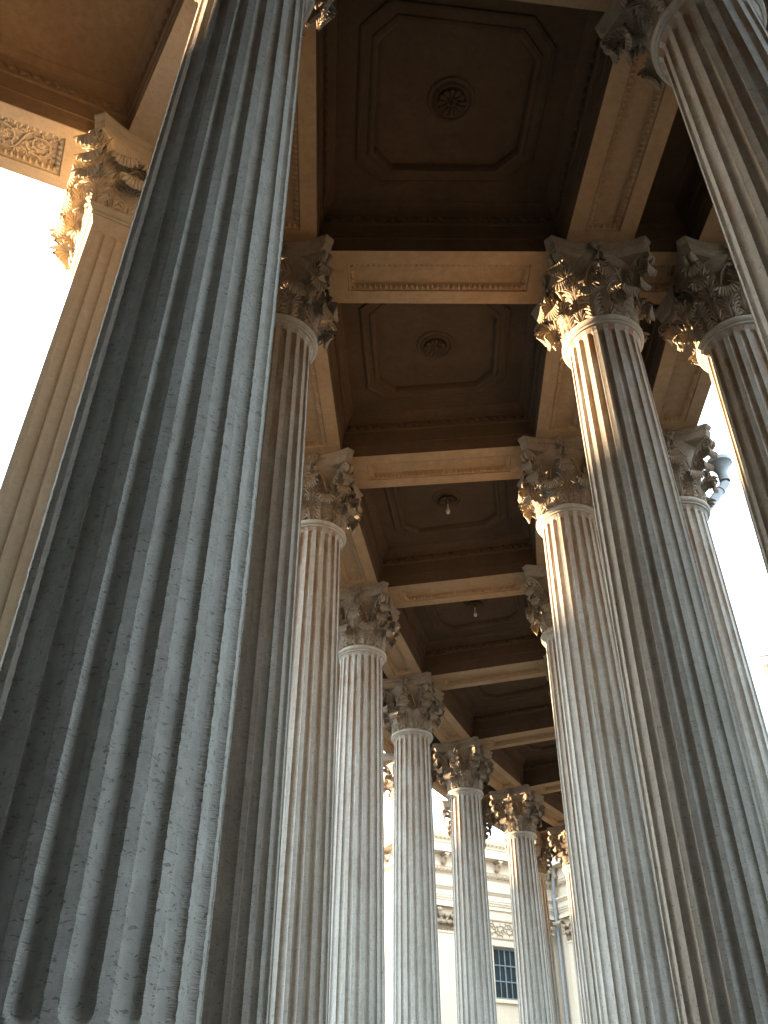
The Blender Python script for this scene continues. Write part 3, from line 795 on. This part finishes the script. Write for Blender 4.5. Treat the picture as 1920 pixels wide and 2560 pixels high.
for idx, (s0, s1, m0, m1) in enumerate(((0, 11.9, -1, -1), (0, 13.0, 1, 1), (0, 22.0, -1, 0), (0, 30, -1, 0))):
    wl, en, rf = faceprof(idx, s0, s1, m0, m1)
    if idx == 0:       # wall with a real window opening
        wl = MB(); w0, w1, h0, h1 = 6.70, 8.62, 8.72, 11.66
        o_, d_, n_, L = FACES[0]
        def wp(s, dd, h): v = o_+d_*s+n_*dd; return Vector((v.x, v.y, z(h)))
        for a0, a1, b0, b1 in ((0, w0, -1.5, 13.8), (w1, 11.9, -1.5, 13.8), (w0, w1, -1.5, h0), (w0, w1, h1, 13.8)):
            wl.add([wp(a0, 0, b0), wp(a1, 0, b0), wp(a1, 0, b1), wp(a0, 0, b1)], [(0, 1, 2, 3)])
        rv = [wp(w0, 0, h0), wp(w1, 0, h0), wp(w1, 0, h1), wp(w0, 0, h1)]; ri = [wp(w0, -.35, h0), wp(w1, -.35, h0), wp(w1, -.35, h1), wp(w0, -.35, h1)]
        wl.grid([rv, ri], True)
    obj('wall', wl.mesh('wall', M_WALL), cath); obj('entablature', en.mesh('entablature', M_WALL), cath); obj('roof', rf.mesh('roof', M_ROOF), cath)
    # brackets, eggs, leaf band
    o_, d_, n_, L = FACES[idx]; br = MB(); orn = MB()
    def wq(s, dd, h): v = o_+d_*s+n_*dd; return Vector((v.x, v.y, z(h)))
    nb = int(L/2.05); rot = math.atan2(d_.y, d_.x); Ln = min(L, 12)
    k = .95 if idx == 0 else 1.0
    while k < Ln:
        c = wq(k, .66, 16.52); br.box((c.x, c.y, c.z+.13), (.34, .62, .12), rot)
        pts = [wq(k, .93, 16.60), wq(k, .98, 16.50), wq(k, .93, 16.40), wq(k, .86, 16.45), wq(k, .80, 16.52), wq(k, .66, 16.48), wq(k, .55, 16.30), wq(k, .46, 16.14), wq(k, .38, 16.16), wq(k, .36, 16.30)]
        br.tube(pts, [.05, .055, .06, .06, .08, .1, .12, .11, .09, .05], 8, flat=1.6, side=(d_.x, d_.y, 0))
        k += 2.05
        obj('cornice_bracket', br.mesh('cornice_bracket', M_WALLT, True, angle=R(50)), cath); br = MB()
    up = Vector((0, 0, 1)); o3 = Vector((n_.x, n_.y, 0))
    orn = MB(); bump_run(orn, wq(0.1, .22, 15.83), wq(Ln-.1, .22, 15.83), -up, o3, .26, .30, 'egg'); obj('carved_band', orn.mesh('carved_band', M_WALLT, True), cath)
    orn = MB(); bump_run(orn, wq(0.1, 1.20, 17.55), wq(Ln+.8, 1.20, 17.55), up, o3+up*-.6, .30, .26, 'leaf'); obj('carved_band', orn.mesh('carved_band', M_WALLT, True), cath)
    orn = MB(); bump_run(orn, wq(0.1, .17, 14.17), wq(Ln-.1, .17, 14.17), up, o3, .16, .16, 'leaf'); obj('carved_band', orn.mesh('carved_band', M_WALLT, True), cath)
    orn = MB(); bump_run(orn, wq(0.1, .33, 14.80), wq(Ln-.1, .33, 14.80), -up, o3, .12, .11, 'egg'); obj('carved_band', orn.mesh('carved_band', M_WALLT, True), cath)
# window
wo = obj('window', None if False else MB().mesh('x', M_IRON), cath) if False else None
mb = MB(); rotm = math.atan2(MD.y, MD.x)
def bx(mb_, s, h, ws, hh, out_, th):
    v = FACES[0][0]+MD*s+MNV*out_; mb_.box((v.x, v.y, z(h)), (ws, th, hh), rotm)
for s in (6.76, 8.56): bx(mb, s, 10.19, .12, 2.94, -.22, .1)
for h in (8.78, 11.60): bx(mb, 7.66, h, 1.68, .12, -.22, .1)
wo = obj('window', mb.mesh('window', M_IRON), cath)
mb = MB()
for k in range(1, 4): bx(mb, 6.82+1.68*k/4, 10.19, .045 if k != 2 else .08, 2.70, -.21, .05)
for k in range(1, 3): bx(mb, 7.66, 8.84+2.70*k/3, 1.68, .07, -.205, .06)
obj('window_bars', mb.mesh('window_bars', M_IRON), wo)
mb = MB(); bx(mb, 7.66, 10.19, 1.76, 2.80, -.26, .02); obj('pane', mb.mesh('pane', M_GLASS), wo)
mb = MB(); bx(mb, 7.66, 11.80, 2.3, .22, .05, .1); bx(mb, 7.66, 8.6, 2.3, .2, .08, .16); obj('window_trim', mb.mesh('window_trim', M_WALL), wo)
# relief panel above the window
mb = MB(); s0, s1, h0, h1 = 6.3, 9.0, 12.15, 13.2
for hh in (h0, h1): bx(mb, (s0+s1)/2, hh, s1-s0+.1, .08, .03, .06)
for ss in (s0, s1): bx(mb, ss, (h0+h1)/2, .08, h1-h0-.09, .03, .06)
rr = random.Random(5); o3 = Vector((MNV.x, MNV.y, 0)); t3 = Vector((MD.x, MD.y, 0))
for k in range(4):
    sg = 1 if k % 2 else -1; cs = s0+.35+(s1-s0-.7)*k/3; pts = []
    for j in range(30):
        a = math.radians(180+j*18); r = .38*(1-j/38); v = FACES[0][0]+MD*(cs+r*math.cos(a)); q = Vector((v.x, v.y, z(12.68)+sg*r*math.sin(a)))+o3*.03; pts.append(q)
        if j % 3 == 0: petal(mb, q, t3*math.cos(a)+Vector((0, 0, sg*math.sin(a)))+t3*.2, o3, .16, .08, .5)
    mb.tube(pts, .035, 5)
obj('relief_panel', mb.mesh('relief_panel', M_WALLT), cath)
# pilaster with leafy capital
def pilaster(face, s, wd=1.45):
    o_, d_, n_, L = FACES[face]; rot = math.atan2(d_.y, d_.x); v = o_+d_*s+n_*.06
    mb = MB(); mb.box((v.x, v.y, z(5.3)), (wd-.15, .28, 13.6), rot); mb.box((v.x, v.y, z(12.14)), (wd-.02, .36, .12), rot)
    mb.box((v.x, v.y, z(13.70)), (wd+.75, .62, .17), rot)
    po = obj('pilaster', mb.mesh('pilaster', M_WALL), cath)
    M = Matrix.Translation((v.x, v.y, z(12.2))) @ Matrix.Rotation(rot+math.pi, 4, 'Z')
    mb = MB()
    def put(src, x, dy, sx=1.0):
        mb.merge(src, M @ Matrix.Translation((x, dy, 0)))
    for x in (-.6, -.2, .2, .6): put(SRC['low'], x, -.52)
    for x in (-.42, 0, .42): put(SRC['upp'], x, -.50)
    for x in (-.62, .62): put(SRC['cor'], x, -.50)
    obj('pilaster_capital', mb.mesh('pilaster_capital', M_WALLT, True), po)
SRC = dict(low=leaf(LOW, .2, tiers=3), upp=leaf(UPP, .2, tiers=4), cor=leaf(COR, .2, tiers=4))
pilaster(0, 3.05); pilaster(0, 10.55); pilaster(1, 1.9); pilaster(1, 6.0)
# drainpipe in the inner corner, forking at the cornice
mb = MB()
def pc(s, o_, h): v = FACES[0][0]+MD*s+MNV*o_; return (v.x, v.y, z(h))
mb.tube([pc(11.2, 1.45, 17.2), pc(11.35, .9, 16.2), pc(11.5, .55, 15.0), pc(11.6, .45, 13.0), pc(11.6, .45, 8.0), pc(11.6, .45, -1.4)], .13, 10)
obj('drainpipe', mb.mesh('drainpipe', M_PIPE, True), cath); mb = MB()
mb.tube([pc(10.2, .5, 13.6), pc(10.35, .62, 12.6), pc(10.4, .5, 11.6), pc(10.4, .4, 4)], .10, 10)
obj('drainpipe', mb.mesh('drainpipe', M_PIPE, True), cath)

# ------------------------------------------------------------------ rainwater hopper hanging behind the outer right row
hx, hy, hz = 9.32, 18.86, 15.35
hp = bpy.data.objects.new('rainwater_hopper', None); COL.objects.link(hp); hp.location = (hx, hy, z(hz))
tag(hp, 'grey rainwater hopper with a slanting pipe, against the sky behind the right hand capital', 'rainwater hopper')
mb = MB(); mb.lathe([(.05, .60), (.30, .60), (.33, .58), (.33, .46), (.30, .44), (.21, .30), (.16, .20), (.14, .10), (.15, -.14), (.12, -.14)], 28)
obj('funnel', mb.mesh('funnel', M_PIPE, True, angle=R(40)), hp)
sd2 = Vector((-.62, -.1, -.80)).normalized()
mb = MB(); mb.tube([(0, 0, -.10), (0, 0, -.20), tuple(sd2*.14+Vector((0, 0, -.20))), tuple(sd2*1.0+Vector((0, 0, -.2))), tuple(sd2*1.9+Vector((0, 0, -.2)))], .125, 14)
mb.tube([tuple(sd2*.35+Vector((0, 0, -.2))), tuple(sd2*.39+Vector((0, 0, -.2)))], .145, 14)
obj('slanting_pipe', mb.mesh('slanting_pipe', M_PIPE, True, angle=R(40)), hp)

# ------------------------------------------------------------------ pale corner of another wing, far right
mb = MB(); nb_ = bpy.data.objects.new('portico_wing', None); COL.objects.link(nb_)
tag(nb_, 'pale stone wing corner with a stepped cornice peeping in at the right edge', 'building')
nb_.location = (25.3, 50.4, -6.3); nb_.rotation_euler = (0, 0, R(-28))
for zz, hgt, ex in ((14, 33.0, 0), (31.2, .5, .25), (31.95, .4, .5), (32.9, .5, 1.0), (33.6, .5, 1.3)):
    mb.box((6+0, 5, zz), (12+2*ex, 10+2*ex, hgt), 0)
obj('wall', mb.mesh('wing_wall', M_WALL), nb_)
mb = MB(); mb.prism([Vector((-1.4, -1.4)), Vector((13.4, -1.4)), Vector((13.4, 11.4)), Vector((-1.4, 11.4))], 33.9, 34.3); obj('roof', mb.mesh('wing_roof', M_ROOF), nb_)

# ------------------------------------------------------------------ ground, and the city block whose roofline cuts off the low sun
mb = MB(); mb.add([(-900, -900, 0), (900, -900, 0), (900, 900, 0), (-900, 900, 0)], [(0, 1, 2, 3)])
g = obj('ground', mb.mesh('ground', M_PAVE)); struct(g)
BD = 150.0; mb = MB(); bl = bpy.data.objects.new('city_block', None); COL.objects.link(bl)
bl.location = (SUN_DIR.x*BD, SUN_DIR.y*BD, 0); bl.rotation_euler = (0, 0, math.atan2(SUN_DIR.y, SUN_DIR.x)+math.pi/2)
BT = z(8.3+(BD-2.1)*math.tan(R(SUN_EL)))
mb.box((0, 8, BT/2-1), (170, 16, BT-2)); mb.box((0, 8, BT-1.5), (171.4, 17.4, 1.0)); mb.box((0, 8, BT-.5), (168, 14, 1.0))
obj('facade', mb.mesh('facade', M_WALL), bl)
mb = MB()
for k in range(40):
    for q in range(4): mb.box((-80+k*4.1, -.02, 4+q*4.6), (1.4, .1, 2.4))
obj('windows', mb.mesh('windows', M_GLASS), bl)
tag(bl, 'long city block across the street, beyond the left edge of the picture', 'building')
